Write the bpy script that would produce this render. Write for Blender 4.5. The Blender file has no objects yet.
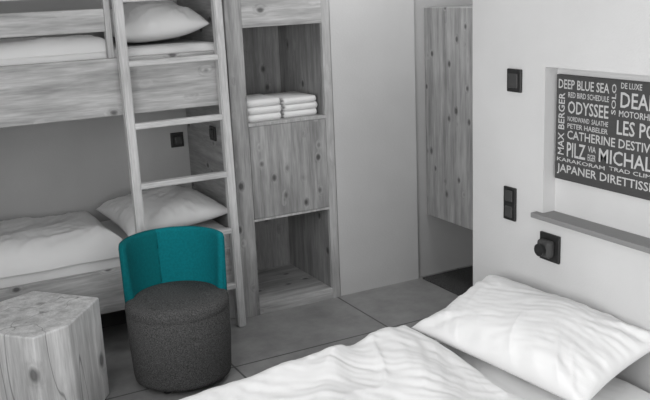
import bpy, bmesh, math, random
from mathutils import Vector, Matrix, noise, Euler
scene = bpy.context.scene
scene.view_settings.view_transform = 'Standard'
random.seed(3)

# ------------------------------------------------------------ materials
def new_mat(name):
    m = bpy.data.materials.new(name); m.use_nodes = True
    nt = m.node_tree; b = nt.nodes['Principled BSDF']
    return m, nt, b

def g(v): return (v, v, v, 1)

def plaster(name, v, bump=0.08, var=0.06):
    m, nt, b = new_mat(name)
    tc = nt.nodes.new('ShaderNodeTexCoord')
    n = nt.nodes.new('ShaderNodeTexNoise'); n.inputs['Scale'].default_value = 2.5; n.inputs['Detail'].default_value = 5
    r = nt.nodes.new('ShaderNodeValToRGB')
    r.color_ramp.elements[0].position = .3; r.color_ramp.elements[1].position = .7
    r.color_ramp.elements[0].color = g(v*(1-var)); r.color_ramp.elements[1].color = g(v*(1+var*.5))
    n2 = nt.nodes.new('ShaderNodeTexNoise'); n2.inputs['Scale'].default_value = 120
    bp = nt.nodes.new('ShaderNodeBump'); bp.inputs['Strength'].default_value = bump; bp.inputs['Distance'].default_value = .01
    L = nt.links.new
    L(tc.outputs['Object'], n.inputs['Vector']); L(n.outputs['Fac'], r.inputs['Fac']); L(r.outputs['Color'], b.inputs['Base Color'])
    L(tc.outputs['Object'], n2.inputs['Vector']); L(n2.outputs['Fac'], bp.inputs['Height']); L(bp.outputs['Normal'], b.inputs['Normal'])
    b.inputs['Roughness'].default_value = .85
    return m

def wood(name, dark, light, axis='Z', knots=True, seed=0.0, kscale=5.0, gs=26, crack=False, ksz=1.0):
    m, nt, b = new_mat(name)
    L = nt.links.new; N = nt.nodes.new
    tc = N('ShaderNodeTexCoord')
    mp = N('ShaderNodeMapping'); s = [1, 1, 1]; s['XYZ'.index(axis)] = .08
    mp.inputs['Scale'].default_value = s; mp.inputs['Location'].default_value = (seed, seed*1.7, seed*.6)
    L(tc.outputs['Object'], mp.inputs['Vector'])
    mk = N('ShaderNodeMapping'); s = [1, 1, 1]; s['XYZ'.index(axis)] = .7
    mk.inputs['Scale'].default_value = s; mk.inputs['Location'].default_value = (seed, seed*1.3, seed*.9)
    L(tc.outputs['Object'], mk.inputs['Vector'])
    vo = N('ShaderNodeTexVoronoi'); vo.inputs['Scale'].default_value = kscale; L(mk.outputs['Vector'], vo.inputs['Vector'])
    ex = N('ShaderNodeMapRange'); ex.inputs['From Min'].default_value = 0; ex.inputs['From Max'].default_value = .3
    ex.inputs['To Min'].default_value = .035; ex.inputs['To Max'].default_value = 0
    L(vo.outputs['Distance'], ex.inputs['Value'])
    add = N('ShaderNodeVectorMath'); add.operation = 'ADD'
    L(mp.outputs['Vector'], add.inputs[0]); L(ex.outputs['Result'], add.inputs[1])
    n = N('ShaderNodeTexNoise'); n.inputs['Scale'].default_value = gs; n.inputs['Detail'].default_value = 6; n.inputs['Roughness'].default_value = .6
    L(add.outputs[0], n.inputs['Vector'])
    r = N('ShaderNodeValToRGB'); e = r.color_ramp.elements
    e[0].position = .32; e[1].position = .64; e[0].color = g(dark); e[1].color = g(light)
    L(n.outputs['Fac'], r.inputs['Fac'])
    nb = N('ShaderNodeTexNoise'); nb.inputs['Scale'].default_value = 5; nb.inputs['Detail'].default_value = 3
    L(mk.outputs['Vector'], nb.inputs['Vector'])
    rb = N('ShaderNodeMapRange'); rb.inputs['From Min'].default_value = .3; rb.inputs['From Max'].default_value = .7
    rb.inputs['To Min'].default_value = .86; rb.inputs['To Max'].default_value = 1.1; L(nb.outputs['Fac'], rb.inputs['Value'])
    n3 = N('ShaderNodeTexNoise'); n3.inputs['Scale'].default_value = 130; n3.inputs['Detail'].default_value = 3
    L(mp.outputs['Vector'], n3.inputs['Vector'])
    r3 = N('ShaderNodeMapRange'); r3.inputs['From Min'].default_value = .3; r3.inputs['From Max'].default_value = .7
    r3.inputs['To Min'].default_value = .84; r3.inputs['To Max'].default_value = 1.08
    L(n3.outputs['Fac'], r3.inputs['Value'])
    def mul(c, d, f=1.0):
        mu = N('ShaderNodeMixRGB'); mu.blend_type = 'MULTIPLY'; mu.inputs['Fac'].default_value = f
        L(c, mu.inputs['Color1']); L(d, mu.inputs['Color2']); return mu.outputs['Color']
    out = mul(mul(r.outputs['Color'], r3.outputs['Result']), rb.outputs['Result'])
    if knots:
        kr = N('ShaderNodeValToRGB'); k = kr.color_ramp.elements
        k[0].position = .08*ksz; k[0].color = g(.2); k[1].position = .17*ksz; k[1].color = g(1)
        L(vo.outputs['Distance'], kr.inputs['Fac'])
        out = mul(out, kr.outputs['Color'], .85)
    if crack:
        mc = N('ShaderNodeMapping'); s = [1, 1, 1]; s['XYZ'.index(axis)] = .12
        mc.inputs['Scale'].default_value = s; L(tc.outputs['Object'], mc.inputs['Vector'])
        nc = N('ShaderNodeTexNoise'); nc.inputs['Scale'].default_value = 5; nc.inputs['Detail'].default_value = 2; L(mc.outputs['Vector'], nc.inputs['Vector'])
        ab = N('ShaderNodeMath'); ab.operation = 'SUBTRACT'; L(nc.outputs['Fac'], ab.inputs[0]); ab.inputs[1].default_value = .5
        a2 = N('ShaderNodeMath'); a2.operation = 'ABSOLUTE'; L(ab.outputs[0], a2.inputs[0])
        cr = N('ShaderNodeValToRGB'); k = cr.color_ramp.elements
        k[0].position = .002; k[0].color = g(.3); k[1].position = .007; k[1].color = g(1)
        L(a2.outputs[0], cr.inputs['Fac']); out = mul(out, cr.outputs['Color'], .8)
    L(out, b.inputs['Base Color'])
    bp = N('ShaderNodeBump'); bp.inputs['Strength'].default_value = .12; bp.inputs['Distance'].default_value = .004
    L(n3.outputs['Fac'], bp.inputs['Height']); L(bp.outputs['Normal'], b.inputs['Normal'])
    b.inputs['Roughness'].default_value = .6
    return m

def cloth(name, v, scale=500, bump=.15, col=None, speck=0.0):
    m, nt, b = new_mat(name); L = nt.links.new; N = nt.nodes.new
    c = col or (v, v, v)
    tc = N('ShaderNodeTexCoord')
    n = N('ShaderNodeTexNoise'); n.inputs['Scale'].default_value = scale; n.inputs['Detail'].default_value = 2
    L(tc.outputs['Object'], n.inputs['Vector'])
    r = N('ShaderNodeValToRGB'); e = r.color_ramp.elements
    e[0].position = .35; e[1].position = .65
    e[0].color = tuple(x*(1-speck) for x in c)+(1,); e[1].color = tuple(min(1, x*(1+speck)) for x in c)+(1,)
    L(n.outputs['Fac'], r.inputs['Fac']); L(r.outputs['Color'], b.inputs['Base Color'])
    bp = N('ShaderNodeBump'); bp.inputs['Strength'].default_value = bump; bp.inputs['Distance'].default_value = .003
    L(n.outputs['Fac'], bp.inputs['Height']); L(bp.outputs['Normal'], b.inputs['Normal'])
    b.inputs['Roughness'].default_value = .95
    try: b.inputs['Specular IOR Level'].default_value = .15
    except Exception: pass
    return m

def plain(name, c, rough=.4, metal=0):
    m, nt, b = new_mat(name); N = nt.nodes.new; L = nt.links.new
    n = N('ShaderNodeTexNoise'); n.inputs['Scale'].default_value = 30
    r = N('ShaderNodeMapRange'); r.inputs['To Min'].default_value = max(0, rough-.08); r.inputs['To Max'].default_value = min(1, rough+.08)
    L(n.outputs['Fac'], r.inputs['Value']); L(r.outputs['Result'], b.inputs['Roughness'])
    b.inputs['Base Color'].default_value = (c, c, c, 1) if not isinstance(c, tuple) else c+(1,)
    b.inputs['Metallic'].default_value = metal
    return m

def floor_mat():
    m, nt, b = new_mat('floor_concrete'); L = nt.links.new; N = nt.nodes.new
    tc = N('ShaderNodeNewGeometry')
    n = N('ShaderNodeTexNoise'); n.inputs['Scale'].default_value = 4; n.inputs['Detail'].default_value = 9; n.inputs['Roughness'].default_value = .7
    L(tc.outputs['Position'], n.inputs['Vector'])
    r = N('ShaderNodeValToRGB'); e = r.color_ramp.elements
    e[0].position = .3; e[1].position = .72; e[0].color = g(.20); e[1].color = g(.36)
    L(n.outputs['Fac'], r.inputs['Fac'])
    sp = N('ShaderNodeSeparateXYZ'); L(tc.outputs['Position'], sp.inputs[0])
    def joint(sock, off):
        a = N('ShaderNodeMath'); a.operation = 'SUBTRACT'; L(sock, a.inputs[0]); a.inputs[1].default_value = off
        p = N('ShaderNodeMath'); p.operation = 'PINGPONG'; L(a.outputs[0], p.inputs[0]); p.inputs[1].default_value = .45
        c = N('ShaderNodeMath'); c.operation = 'LESS_THAN'; L(p.outputs[0], c.inputs[0]); c.inputs[1].default_value = .005
        return c.outputs[0]
    mx = N('ShaderNodeMath'); mx.operation = 'MAXIMUM'
    L(joint(sp.outputs['X'], 2.30), mx.inputs[0]); L(joint(sp.outputs['Y'], 3.73), mx.inputs[1])
    mi = N('ShaderNodeMixRGB'); L(mx.outputs[0], mi.inputs['Fac']); L(r.outputs['Color'], mi.inputs['Color1']); mi.inputs['Color2'].default_value = g(.07)
    L(mi.outputs['Color'], b.inputs['Base Color']); b.inputs['Roughness'].default_value = .35
    return m

M_wall = plaster('wall_plaster', .62)
M_wallR = plaster('wall_plaster_smooth', .60)
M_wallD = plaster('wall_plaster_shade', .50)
M_grey = plaster('grey_plaster', .44)
M_ceil = plaster('ceiling_paint', .75)
M_floor = floor_mat()
M_woodZ = wood('spruce_vertical', .24, .46, 'Z', seed=1.3, kscale=11, ksz=1.15)
M_woodX = wood('spruce_horizontal', .33, .58, 'X', seed=4.1, kscale=8, ksz=.85)
M_woodY = wood('spruce_side', .28, .44, 'Y', seed=2.2, kscale=9)
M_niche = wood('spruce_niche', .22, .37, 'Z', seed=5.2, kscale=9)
M_rail = wood('spruce_rail', .56, .72, 'Z', knots=False, seed=6.0)
M_railX = wood('spruce_rail_x', .56, .72, 'X', knots=False, seed=8.0)
M_edge = wood('spruce_edge', .40, .56, 'Z', knots=False, seed=3.0)
M_block = wood('timber_block_wood', .50, .80, 'Z', seed=7.7, kscale=5.5, gs=18, crack=True, ksz=1.0)
M_hang = wood('hanging_wardrobe_wood', .25, .45, 'Z', seed=9.4, kscale=13, ksz=1.2)
M_white = cloth('white_linen', .76, 260, .12)
M_mat = cloth('mattress_linen', .72, 260, .12)
M_towel = cloth('towel_terry', .85, 400, .6)
M_seat = cloth('charcoal_wool', .085, 220, .5, speck=.5)
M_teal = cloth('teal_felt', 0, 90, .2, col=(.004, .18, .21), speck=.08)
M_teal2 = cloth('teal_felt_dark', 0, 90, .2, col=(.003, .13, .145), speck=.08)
M_black = plain('black_plastic', .018, .4)
M_black2 = plain('black_plastic_matt', .045, .6)
M_sign = plain('sign_board', .05, .6)
M_text = plain('sign_lettering', .48, .7)
M_ledge = plain('ledge_stone', .22, .6)
M_mtl = plain('dark_metal', .05, .35, .6)
M_darkpatch = cloth('dark_patch_fibre', .07, 150, .8, speck=.4)
M_frame = plain('window_frame_paint', .6, .4)

# ------------------------------------------------------------ builder
class Builder:
    def __init__(self, name):
        self.name = name; self.bm = bmesh.new(); self.mats = []
    def mi(self, m):
        if m not in self.mats: self.mats.append(m)
        return self.mats.index(m)
    def merge(self, t, mat, smooth=False, mtx=None):
        i = self.mi(mat)
        if mtx is not None: t.transform(mtx)
        for f in t.faces: f.material_index = i; f.smooth = smooth
        me = bpy.data.meshes.new('t'); t.to_mesh(me); t.free()
        self.bm.from_mesh(me); bpy.data.meshes.remove(me)
    def box(self, x0, x1, y0, y1, z0, z1, mat, bev=.004, mtx=None, seg=2):
        t = bmesh.new(); bmesh.ops.create_cube(t, size=1)
        for v in t.verts:
            v.co = Vector((x0+(v.co.x+.5)*(x1-x0), y0+(v.co.y+.5)*(y1-y0), z0+(v.co.z+.5)*(z1-z0)))
        if bev > 0: bmesh.ops.bevel(t, geom=t.edges[:], offset=bev, segments=seg, affect='EDGES', profile=.5)
        self.merge(t, mat, False, mtx)
    def prism(self, pts_b, pts_t, z0, z1, mat, bev=.008):
        t = bmesh.new()
        a = [t.verts.new((p[0], p[1], z0)) for p in pts_b]; c = [t.verts.new((p[0], p[1], z1)) for p in pts_t]
        n = len(a); t.faces.new(a[::-1]); t.faces.new(c)
        for i in range(n): t.faces.new((a[i], a[(i+1) % n], c[(i+1) % n], c[i]))
        bmesh.ops.recalc_face_normals(t, faces=t.faces)
        if bev: bmesh.ops.bevel(t, geom=t.edges[:], offset=bev, segments=2, affect='EDGES', profile=.5)
        self.merge(t, mat)
    def lathe(self, prof, c, mat, n=64):
        t = bmesh.new(); rings = []
        for r, z in prof:
            rings.append([t.verts.new((c[0]+r*math.cos(2*math.pi*i/n), c[1]+r*math.sin(2*math.pi*i/n), z)) for i in range(n)])
        for a, b in zip(rings, rings[1:]):
            for i in range(n): t.faces.new((a[i], a[(i+1) % n], b[(i+1) % n], b[i]))
        t.faces.new(rings[0][::-1]); t.faces.new(rings[-1])
        bmesh.ops.recalc_face_normals(t, faces=t.faces)
        self.merge(t, mat, True)
    def finish(self, parent=None, smooth=False):
        me = bpy.data.meshes.new(self.name); self.bm.to_mesh(me); self.bm.free()
        for m in self.mats: me.materials.append(m)
        vs = [v.co for v in me.vertices]
        c = Vector([(min(v[i] for v in vs)+max(v[i] for v in vs))/2 for i in range(3)]); c.z = min(v.z for v in vs)
        me.transform(Matrix.Translation(-c))
        if smooth:
            for p in me.polygons: p.use_smooth = True
        o = bpy.data.objects.new(self.name, me); o.location = c; scene.collection.objects.link(o)
        if parent:
            o.parent = parent; o.matrix_parent_inverse = Matrix.Translation(-parent.location)
        return o

def empty(name, loc=(0, 0, 0)):
    o = bpy.data.objects.new(name, None); o.empty_display_size = .1; o.location = loc; scene.collection.objects.link(o); return o

def nz(x, y, z=0.0): return noise.noise(Vector((x, y, z)))
def wrinkle(x, y, seed, f=5.0, ang=.6):
    wx = x + .10*nz(x*2.3, y*2.3, seed+9); wy = y + .10*nz(x*2.3, y*2.3, seed+5)
    ca, sa = math.cos(ang), math.sin(ang)
    p = wx*ca+wy*sa; q = -wx*sa+wy*ca
    p2 = wx*math.cos(ang+1.1)+wy*math.sin(ang+1.1); q2 = -wx*math.sin(ang+1.1)+wy*math.cos(ang+1.1)
    w = .95*nz(x*2.2, y*2.2, seed+7) + .6*nz(p*f*.3, q*f*1.1, seed) + .3*nz(p2*f*.5, q2*f*1.8, seed+3)
    r = max(0, 1-abs(nz(p*f*.35, q*f*1.6, seed+13))*5)**2 * max(0, nz(x*2.5, y*2.5, seed+21)+.05)
    return w + .8*r + .20*nz(p*f*1.1, q*f*5, seed+31) + .14*nz(p2*f*2.2, q2*f*8, seed+41)

def pillow(bd, L, W, H, mtx, mat, seed=0, wr=.012, n=80):
    t = bmesh.new(); top = {}; bot = {}
    for i in range(n+1):
        for j in range(n+1):
            u = -1+2*i/n; v = -1+2*j/n
            x = L/2*u*(1-.07*(1-v*v)); y = W/2*v*(1-.07*(1-u*u))
            h = (max(0, 1-abs(u)**3))**.55*(max(0, 1-abs(v)**3))**.55
            w = wrinkle(x, y, seed, 6)*wr*min(1, h*2.2)
            th = math.atan2(v, u); rr = min(1, math.sqrt(u*u+v*v))
            rad = nz(math.cos(th)*6, math.sin(th)*6, seed+2)*.014*min(1, h*3)*rr**5
            top[i, j] = t.verts.new((x, y, H*.55*h+w+rad))
            edge = i in (0, n) or j in (0, n)
            bot[i, j] = top[i, j] if edge else t.verts.new((x, y, -H*.45*h*.9))
    for i in range(n):
        for j in range(n):
            t.faces.new((top[i, j], top[i+1, j], top[i+1, j+1], top[i, j+1]))
            f = (bot[i, j+1], bot[i+1, j+1], bot[i+1, j], bot[i, j])
            if not all(f[k] in (top[i, j], top[i+1, j], top[i+1, j+1], top[i, j+1]) for k in range(4)):
                t.faces.new(f)
    bmesh.ops.recalc_face_normals(t, faces=t.faces)
    bd.merge(t, mat, True, mtx)

def quilt(bd, x0, x1, y0, y1, zb, zt, mat, r=.06, amp=.02, seed=0, f=5, nx=180, ny=120, hf=None, edge=.02, ang=.6):
    t = bmesh.new(); T = {}
    for i in range(nx+1):
        for j in range(ny+1):
            u = .5-.5*math.cos(math.pi*i/nx); v = .5-.5*math.cos(math.pi*j/ny)
            u = .6*u+.4*i/nx; v = .6*v+.4*j/ny
            x = x0+(x1-x0)*u; y = y0+(y1-y0)*v
            e = min(x-x0, x1-x, y-y0, y1-y)
            k = min(1, e/r); p = math.sqrt(max(0, 1-(1-k)**2))
            h = zb+(zt-zb)*p + wrinkle(x, y, seed, f, ang)*amp*min(1, k+.1)
            if hf: h += hf(x, y)*p
            ox = edge*nz(y*4, seed, 1)*abs(2*u-1)**3; oy = edge*nz(x*4, seed, 4)*abs(2*v-1)**3
            T[i, j] = t.verts.new((x+ox, y+oy, max(h, zb+.004)))
    for i in range(nx):
        for j in range(ny): t.faces.new((T[i, j], T[i+1, j], T[i+1, j+1], T[i, j+1]))
    bd_e = [e for e in t.edges if e.is_boundary]
    r_ = bmesh.ops.extrude_edge_only(t, edges=bd_e)
    for v in [v for v in r_['geom'] if isinstance(v, bmesh.types.BMVert)]: v.co.z = zb
    bmesh.ops.contextual_create(t, geom=[e for e in t.edges if e.is_boundary])
    bmesh.ops.recalc_face_normals(t, faces=t.faces)
    bd.merge(t, mat, True)

# ------------------------------------------------------------ room
XL, XW, XR = -.42, 2.20, 3.52
YF, YB, YA, YC = -1.2, 5.05, 4.31, 2.865
H = 2.6
b = Builder('floor'); b.box(XL-.1, XR+.1, YF-.1, YB+.1, -.1, 0, M_floor, 0); b.finish()
b = Builder('ceiling'); b.box(XL-.1, XR+.1, YF-.1, YB+.1, H, H+.1, M_ceil, 0); b.finish()
b = Builder('wall_back')
b.box(XL-.1, 2.33, YB, YB+.1, 0, H, M_grey, 0)
b.box(2.325, 2.885, YA, YB+.1, 0, H, M_wall, 0)
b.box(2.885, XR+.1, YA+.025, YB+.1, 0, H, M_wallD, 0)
b.finish()
b = Builder('wall_left')
wy0, wy1, wz0, wz1 = .1, 2.6, .85, 2.3
b.box(XL-.1, XL, YF-.1, wy0, 0, H, M_wall, 0); b.box(XL-.1, XL, wy1, YB, 0, H, M_wall, 0)
b.box(XL-.1, XL, wy0, wy1, 0, wz0, M_wall, 0); b.box(XL-.1, XL, wy0, wy1, wz1, H, M_wall, 0)
b.finish()
b = Builder('window_1')
for y in (wy0, (wy0+wy1)/2-.025, wy1-.05): b.box(XL-.08, XL-.03, y, y+.05, wz0, wz1, M_frame, .004)
for z in (wz0, wz1-.05): b.box(XL-.08, XL-.03, wy0+.05, wy1-.05, z, z+.05, M_frame, .004)
b.finish()
b = Builder('wall_front')
fx0, fx1, fz0, fz1 = .2, 2.0, .85, 2.3
b.box(XL-.1, fx0, YF-.1, YF, 0, H, M_wall, 0); b.box(fx1, XR+.1, YF-.1, YF, 0, H, M_wall, 0)
b.box(fx0, fx1, YF-.1, YF, 0, fz0, M_wall, 0); b.box(fx0, fx1, YF-.1, YF, fz1, H, M_wall, 0)
b.finish()
b = Builder('added_fill_window')  # unseen window frame, added to house the front fill light
for x in (fx0, (fx0+fx1)/2-.025, fx1-.05): b.box(x, x+.05, YF-.08, YF-.03, fz0, fz1, M_frame, .004)
for z in (fz0, fz1-.05): b.box(fx0+.05, fx1-.05, YF-.08, YF-.03, z, z+.05, M_frame, .004)
b.finish()
b = Builder('wall_right')
ny0, ny1, nz0, nz1, nx = .95, 2.435, .93, 1.484, XW+.06
b.box(XW, XW+.15, YF, ny0, 0, H, M_wallR, 0); b.box(XW, XW+.15, ny1, YC, 0, H, M_wallR, 0)
b.box(XW, XW+.15, ny0, ny1, 0, nz0, M_wallR, 0); b.box(XW, XW+.15, ny0, ny1, nz1, H, M_wallR, 0)
b.box(nx, XW+.15, ny0, ny1, nz0, nz1, M_wallR, 0)
b.finish()
b = Builder('wall_passage'); b.box(XW+.15, XR, YC-.12, YC, 0, H, M_wall, 0); b.finish()
b = Builder('wall_entrance'); b.box(XR, XR+.1, YF, YA, 0, H, M_wall, 0); b.finish()
b = Builder('trim_1'); b.box(XW-.03, nx-.001, ny0-.03, ny1+.035, nz0-.018, nz0+.002, M_ledge, .003); b.finish()

# ------------------------------------------------------------ sign
sg = empty('lettered_wall_sign', (nx, 2.42, 1.065))
SY0, SZ1 = 2.422, 1.455
b = Builder('board'); b.box(nx-.016, nx-.001, 1.02, SY0, 1.065, SZ1, M_sign, .002); b.finish(sg)
def word(txt, s0, s1, h0, h1, vert=False, bold=.012):
    cu = bpy.data.curves.new('w', 'FONT'); cu.body = txt; cu.offset = bold; cu.resolution_u = 2; cu.extrude = 0
    ob = bpy.data.objects.new('w', cu); scene.collection.objects.link(ob)
    dg = bpy.context.evaluated_depsgraph_get(); me = bpy.data.meshes.new_from_object(ob.evaluated_get(dg))
    bpy.data.objects.remove(ob)
    xs = [v.co.x for v in me.vertices]; ys = [v.co.y for v in me.vertices]
    ax, bx, ay, by = min(xs), max(xs), min(ys), max(ys)
    for v in me.vertices:
        u = (v.co.x-ax)/(bx-ax); w = (v.co.y-ay)/(by-ay)
        if vert: s = s0+(s1-s0)*(1-w); hh = h1-(h1-h0)*u
        else: s = s0+(s1-s0)*u; hh = h1-(h1-h0)*w
        v.co = Vector((nx-.0168, SY0-s, SZ1-hh))
    return me
words = [("DEEP BLUE SEA", .012, .258, .016, .050), ("DE LUXE", .31, .40, .008, .028), ("DEAN", .310, .475, .040, .092), ("RED BIRD SCHEDULE", .062, .258, .060, .080),
 ("ODYSSEE", .062, .258, .092, .138), ("MOTORHEAD", .305, .49, .102, .124), ("LES POTS", .298, .53, .136, .186), ("NORDWAND", .062, .17, .148, .166), ("SALATHE", .18, .258, .148, .166),
 ("PETER HABELER", .062, .258, .174, .192), ("CATHERINE DESTIVELLE", .062, .53, .200, .232), ("PILZ", .062, .155, .244, .298), ("VIA", .167, .205, .244, .266), ("EIGER", .167, .205, .274, .298),
 ("MICHAL PITELKA", .22, .72, .244, .294), ("KARAKORAM", .012, .25, .306, .320), ("TRAD CLIMBING", .27, .54, .302, .316), ("JAPANER DIRETTISSIMA", .012, .53, .330, .370), ("POTTER", .54, .85, .02, .09), ("SILBERGEIER", .60, 1.2, .10, .16),
 ("RIDER", .60, .85, .17, .225), ("ALPINIST", .9, 1.35, .02, .09), ("BERGSEIL", .88, 1.35, .17, .225), ("FREE SOLO", .82, 1.36, .25, .31), ("GRAND CAPUCIN", .60, 1.36, .325, .37)]
tb = bmesh.new()
for w in words: tb.from_mesh(word(*w))
for w in [("MAX BERGER", .014, .046, .065, .295, True), ("SOLO", .270, .290, .015, .12, True)]: tb.from_mesh(word(*w))
me = bpy.data.meshes.new('lettering'); tb.to_mesh(me); tb.free(); me.materials.append(M_text)
o = bpy.data.objects.new('lettering', me); scene.collection.objects.link(o); o.parent = sg; o.matrix_parent_inverse = Matrix.Translation(-sg.location)

# ------------------------------------------------------------ switches
def plate(name, y, z, w, h, kind):
    b = Builder(name)
    b.box(XW-.011, XW-.0005, y-w/2, y+w/2, z-h/2, z+h/2, M_black, .003)
    if kind == 'switch':
        b.box(XW-.017, XW-.009, y-w*.32, y+w*.32, z-h*.32, z+h*.32, M_black2, .003)
    if kind == 'double':
        for s in (-1, 1): b.box(XW-.016, XW-.009, y-w*.3, y+w*.3, z+s*h*.24-h*.17, z+s*h*.24+h*.17, M_black2, .003)
    if kind == 'plug':
        b.box(XW-.045, XW-.009, y-.034, y+.034, z-.034, z+.034, M_black2, .012)
        t = bmesh.new(); bmesh.ops.create_cone(t, segments=24, radius1=.024, radius2=.02, depth=.02, cap_ends=True)
        b.merge(t, M_black, False, Matrix.Translation((XW-.053, y, z)) @ Matrix.Rotation(math.pi/2, 4, 'Y'))
    return b.finish()
plate('light_switch', 2.598, 1.423, .080, .088, 'switch')
plate('double_wall_switch', 2.618, .933, .070, .135, 'double')
plate('wall_socket', 2.385, .808, .105, .108, 'plug')
b = Builder('wall_socket'); b.box(1.59, 1.67, YB-.012, YB-.0005, .89, .98, M_black, .003); b.box(1.605, 1.655, YB-.04, YB-.01, .91, .96, M_black2, .008); b.finish()
b = Builder('wall_socket'); b.box(1.688, 1.6995, 4.545, 4.625, .985, 1.065, M_black, .003); b.box(1.68, 1.69, 4.56, 4.61, 1.0, 1.05, M_black2, .004); b.finish()

# ------------------------------------------------------------ storage cabinet
CX0, CX1, CY0, CY1 = 1.70, 2.318, 4.30, 5.045
b = Builder('storage_cabinet'); CT = 2.35
b.box(CX0, CX0+.03, CY0+.02, CY1, 0, CT, M_woodY, .002)
b.box(CX1-.03, CX1, CY0+.02, CY1, 0, CT, M_woodZ, .002)
b.box(CX0+.03, CX1-.03, CY1-.02, CY1, 0, CT, M_woodZ, 0)
b.box(CX0, 1.795, CY0, CY0+.022, 0, CT, M_woodZ, .002)
b.box(2.268, CX1, CY0, CY0+.022, 0, CT, M_edge, .002)
b.box(1.795, 2.268, CY0, CY0+.022, 1.61, CT, M_woodX, .002)
b.box(1.797, 2.266, CY0-.001, CY0+.02, .565, 1.08, M_woodZ, .002)
b.box(1.795, 2.268, CY0, CY0+.022, 0, .065, M_woodX, .002)
b.box(1.795, 2.268, CY0, CY0+.022, .55, .563, M_edge, .001)
b.box(1.795, 2.268, CY0, CY0+.022, 1.082, 1.098, M_edge, .001)
for z0, z1 in ((.065, .55), (1.098, 1.61)):
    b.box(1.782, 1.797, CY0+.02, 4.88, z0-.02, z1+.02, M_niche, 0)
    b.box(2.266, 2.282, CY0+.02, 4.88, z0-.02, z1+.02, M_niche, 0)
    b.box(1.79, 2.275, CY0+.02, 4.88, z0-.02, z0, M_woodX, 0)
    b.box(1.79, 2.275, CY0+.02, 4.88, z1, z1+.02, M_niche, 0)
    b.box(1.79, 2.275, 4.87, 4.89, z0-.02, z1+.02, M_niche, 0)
b.finish()

def towels(name, x0, x1, y0, y1, z, n, h):
    b = Builder(name)
    for k in range(n):
        dx = random.uniform(-.005, .005)
        for q in range(2):
            zz = z+k*h+q*h*.5
            b.box(x0+dx, x1+dx, y0+random.uniform(0, .006), y1, zz+.0005, zz+h*.5, M_towel, h*.22, seg=3)
        b.box(x0+dx, x1+dx, y0-.006, y0+.02, z+k*h+.001, z+(k+1)*h-.001, M_towel, h*.45, seg=4)
    return b.finish(smooth=True)
towels('folded_towel_stack', 1.812, 2.02, 4.35, 4.62, 1.0985, 3, .04)
towels('folded_towel_stack', 2.045, 2.25, 4.36, 4.64, 1.0985, 3, .037)

# ------------------------------------------------------------ bunk bed
BX0, BX1 = -.40, 1.695
bunk = empty('bunk_bed', (.65, 4.67, 0))
b = Builder('frame')
b.box(BX0, BX1, 4.30, 4.335, 1.22, 1.505, M_woodX, .004)
b.box(BX0, BX1, 5.01, 5.04, 1.22, 1.40, M_woodX, .004)
b.box(BX0, BX1, 4.335, 5.01, 1.30, 1.33, M_woodX, 0)
b.box(BX0, 1.075, 4.30, 4.325, 1.635, 1.745, M_woodX, .004)
b.box(BX0, 1.075, 4.30, 4.325, 1.80, 1.90, M_railX, .004)
b.box(1.075, 1.105, 4.295, 4.335, 1.506, 1.93, M_edge, .003)
b.box(BX0, BX0+.04, 4.336, 4.376, 0, 1.93, M_edge, .003)
b.box(BX0, BX0+.03, 4.376, 5.01, 1.331, 1.9, M_woodY, .003)
b.box(BX0, BX1, 4.30, 4.335, .20, .43, M_woodX, .004)
b.box(BX0, BX1, 5.01, 5.04, .20, .42, M_woodX, .004)
b.box(BX0, BX1, 4.335, 5.01, .28, .31, M_woodX, 0)
for x in (-.34, 1.60):
    b.box(x, x+.06, 4.336, 4.396, 0, .28, M_edge, .003); b.box(x, x+.06, 4.95, 5.01, 0, .28, M_edge, .003)
b.finish(bunk)
for nm, z0, zt in (('mattress_lower', .312, .52), ('mattress_upper', 1.332, 1.545)):
    b = Builder(nm); b.box(-.365, 1.685, 4.34, 5.005, z0, zt, M_mat, .035, seg=4); b.finish(bunk, True)
b = Builder('duvet_lower')
quilt(b, -.36, 1.08, 4.315, 5.0, .485, .625, M_white, r=.13, amp=.032, seed=2, f=5, hf=lambda x, y: .02*math.exp(-((x-.95)/.12)**2)+.012*math.sin(x*5))
b.finish(bunk)
b = Builder('duvet_upper')
quilt(b, -.36, 1.10, 4.34, 5.0, 1.535, 1.605, M_white, r=.06, amp=.020, seed=6, f=5)
b.finish(bunk)
b = Builder('bunk_pillow'); pillow(b, .60, .60, .17, Matrix.Translation((1.385, 4.665, .607)) @ Euler((.05, -.06, .04)).to_matrix().to_4x4(), M_white, 11, wr=.020); b.finish()
b = Builder('bunk_pillow'); pillow(b, .50, .60, .20, Matrix.Translation((1.415, 4.70, 1.65)) @ Euler((.10, -.08, -.05)).to_matrix().to_4x4(), M_white, 17, wr=.020); b.finish()

# ladder
b = Builder('bunk_ladder')
def lad(x, w):
    t = bmesh.new(); bmesh.ops.create_cube(t, size=1)
    for v in t.verts:
        top = v.co.z > 0
        y = 4.255 if top else 4.215
        v.co = Vector((x+v.co.x*w, y+v.co.y*.05, 2.02 if top else 0))
    bmesh.ops.bevel(t, geom=t.edges[:], offset=.006, segments=2, affect='EDGES'); b.merge(t, M_rail)
lad(1.132, .045); lad(1.64, .045)
for z in (.24, .55, .86, 1.165, 1.475, 1.785):
    y = 4.215+.04*z/2.02
    b.box(1.15, 1.622, y-.022, y+.022, z-.015, z+.015, M_railX, .006)
b.finish()

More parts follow.
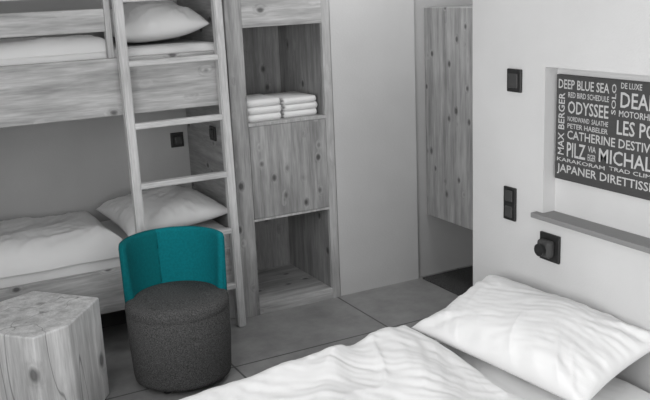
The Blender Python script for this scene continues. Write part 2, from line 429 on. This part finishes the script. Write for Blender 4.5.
# ------------------------------------------------------------ hanging wardrobe + dark floor patch
b = Builder('wall_hung_wardrobe')
b.box(2.97, 2.99, 3.00, 4.33, .40, 1.66, M_hang, .003)
b.box(2.99, 3.515, 3.00, 4.33, .40, .42, M_hang, .002); b.box(2.99, 3.515, 3.00, 4.33, 1.64, 1.66, M_hang, .002)
b.box(2.99, 3.515, 3.00, 3.02, .42, 1.64, M_hang, .002); b.box(2.99, 3.515, 4.31, 4.33, .42, 1.64, M_hang, .002)
b.box(3.50, 3.515, 3.02, 4.31, .42, 1.64, M_hang, 0)
b.finish()
b = Builder('dark_floor_patch'); b.box(2.90, 3.5, 3.3, 4.29, .0, .012, M_darkpatch, .004); b.finish()  # thin dark slab on the floor beneath the wardrobe

# ------------------------------------------------------------ armchair
b = Builder('upholstered_tub_chair')
c = (1.152, 3.765); R = .244
prof = [(R*.86, .03), (R*.935, .032), (R*.95, .05), (R*.985, .20), (R*.995, .352), (R*.988, .358), (R*.988, .364), (R, .37), (R*.998, .392), (R*.975, .408), (R*.92, .418), (R*.7, .424), (R*.35, .427), (.004, .428)]
b.lathe(prof, c, M_seat, 80)
for k in range(4):
    a = math.pi/4+k*math.pi/2; x, y = c[0]+.17*math.cos(a), c[1]+.17*math.sin(a)
    b.lathe([(.018, 0), (.02, .005), (.022, .035)], (x, y), M_mtl, 16)
t = bmesh.new(); ca = math.atan2(.96, .24); span = math.radians(176); n = 72
zt, zb = .69, .385
outer = [(R*1.0, zb), (R*1.005, .45), (R*1.01, .55), (R*1.02, .64), (R*1.02, zt-.018)]
cap = [(R*1.01, zt-.005), (R*.98, zt), (R*.92, zt), (R*.885, zt-.006)]
inner = [(R*.87, zt-.02), (R*.855, .60), (R*.835, .50), (R*.815, .43), (R*.81, zb)]
ring = outer+cap+inner
rows = []
for i in range(n+1):
    s = i/n; a = ca-span/2+span*s
    ed = min(s, 1-s)*span*R
    k = math.sqrt(max(0, 1-(1-min(1, ed/.03))**2)); k = max(k, .25)
    mid = sum(r for r, z in ring)/len(ring)
    drop = .018*(1-min(1, ed/.05))**2
    rows.append([t.verts.new((c[0]+(mid+(r-mid)*k)*math.cos(a), c[1]+(mid+(r-mid)*k)*math.sin(a), z-(drop if z > .5 else 0))) for r, z in ring])
m = len(ring)
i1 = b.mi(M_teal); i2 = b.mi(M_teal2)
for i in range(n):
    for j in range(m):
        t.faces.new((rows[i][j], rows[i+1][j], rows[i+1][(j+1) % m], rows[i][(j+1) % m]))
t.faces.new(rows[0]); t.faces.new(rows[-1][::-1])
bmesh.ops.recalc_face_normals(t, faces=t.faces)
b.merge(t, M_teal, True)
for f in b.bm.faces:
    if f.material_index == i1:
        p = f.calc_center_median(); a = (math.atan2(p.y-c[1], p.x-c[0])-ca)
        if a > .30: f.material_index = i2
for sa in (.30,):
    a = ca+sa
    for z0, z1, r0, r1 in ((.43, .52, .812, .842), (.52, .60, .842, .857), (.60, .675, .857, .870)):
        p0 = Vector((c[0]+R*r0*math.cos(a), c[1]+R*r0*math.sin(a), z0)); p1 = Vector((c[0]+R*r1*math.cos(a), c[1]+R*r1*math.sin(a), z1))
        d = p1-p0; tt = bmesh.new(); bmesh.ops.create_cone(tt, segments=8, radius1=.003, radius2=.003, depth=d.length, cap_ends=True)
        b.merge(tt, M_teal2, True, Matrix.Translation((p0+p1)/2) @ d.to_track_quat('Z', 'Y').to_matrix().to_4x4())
b.finish()

# ------------------------------------------------------------ timber block side table
top = [(.804, 3.787), (.566, 4.064), (.384, 3.985), (.20, 3.74), (.455, 3.455), (.611, 3.52)]
cx = sum(p[0] for p in top)/6; cy = sum(p[1] for p in top)/6
top = [(p[0]-.012, p[1]-.01) for p in top]
bot = [(cx+(p[0]-cx)*1.01, cy+(p[1]-cy)*1.01) for p in top]
b = Builder('timber_block_side_table'); b.prism(bot, top, 0, .48, M_block, .007); b.finish()

# ------------------------------------------------------------ double bed
dbl = empty('double_bed', (1.18, 1.84, 0))
b = Builder('frame')
b.box(.18, 2.19, 2.60, 2.635, .12, .34, M_woodX, .004); b.box(.18, 2.19, 1.05, 1.085, .12, .34, M_woodX, .004)
b.box(.18, .21, 1.085, 2.60, .12, .34, M_woodY, .004); b.box(2.16, 2.19, 1.085, 2.60, .12, .34, M_woodY, .004)
b.box(.21, 2.16, 1.085, 2.60, .22, .25, M_woodX, 0)
for x in (.24, 2.08):
    for y in (1.12, 2.50): b.box(x, x+.06, y, y+.06, 0, .22, M_edge, .003)
b.finish(dbl)
b = Builder('mattress'); b.box(.215, 2.155, 1.09, 2.62, .252, .43, M_mat, .04, seg=4); b.finish(dbl, True)
b = Builder('sheet'); quilt(b, 1.60, 2.17, 1.08, 2.63, .42, .445, M_white, r=.04, amp=.012, seed=51, f=5, nx=80, ny=140, edge=.01); b.finish(dbl)
def hf(x, y):
    h = .035*math.exp(-((x-1.60+.25*(2.6-y))/.10)**2)
    h += .026*math.exp(-((x-1.30+.55*(2.5-y))/.06)**2)
    h += .012*math.sin(x*4+y*3)
    h -= .03*max(0, 1.1-x)
    return h
b = Builder('duvet'); quilt(b, .14, 1.765, 1.04, 2.67, .415, .505, M_white, r=.10, amp=.032, seed=21, f=4.4, nx=260, ny=240, hf=hf, edge=.04, ang=1.1); b.finish(dbl)
b = Builder('double_pillow'); pillow(b, .44, .84, .19, Matrix.Translation((1.978, 2.24, .562)) @ Euler((0, -.26, .10)).to_matrix().to_4x4(), M_white, 31, wr=.020, n=130); b.finish()

# ------------------------------------------------------------ lights
def area(name, loc, rot, sx, sy, p):
    l = bpy.data.lights.new(name, 'AREA'); l.shape = 'RECTANGLE'; l.size = sx; l.size_y = sy; l.energy = p
    o = bpy.data.objects.new(name, l); o.location = loc; o.rotation_euler = rot; scene.collection.objects.link(o); return o
area('window_light', (XL-.02, 1.35, 1.575), (0, -math.pi/2, 0), 1.4, 2.4, 48)
area('front_fill_light', (1.1, YF-.02, 1.575), (math.pi/2, 0, 0), 1.7, 1.4, 34)  # added fill from behind the camera, set in the made-up front opening
area('entrance_fill_light', (2.6, 3.7, 2.57), (0, 0, 0), .5, .5, 9)  # added fill that brightens the entrance wall, no known fitting
w = bpy.data.worlds.new('World'); scene.world = w; w.use_nodes = True
w.node_tree.nodes['Background'].inputs[0].default_value = (.8, .8, .8, 1); w.node_tree.nodes['Background'].inputs[1].default_value = .8

# ------------------------------------------------------------ camera
cam = bpy.data.cameras.new('camera'); co = bpy.data.objects.new('camera', cam); scene.collection.objects.link(co)
cam.sensor_width = 36; cam.lens = 865/650*36; cam.clip_start = .05
fwd = Vector((.4485, .8604, -.2384)).normalized()
right = Vector((.8814, -.4725, -.0419)); right = (right-fwd*right.dot(fwd)).normalized()
up = right.cross(fwd)
mt = Matrix((right, up, -fwd)).transposed().to_4x4(); mt.translation = Vector((0, 0, 1.8))
co.matrix_world = mt
scene.camera = co
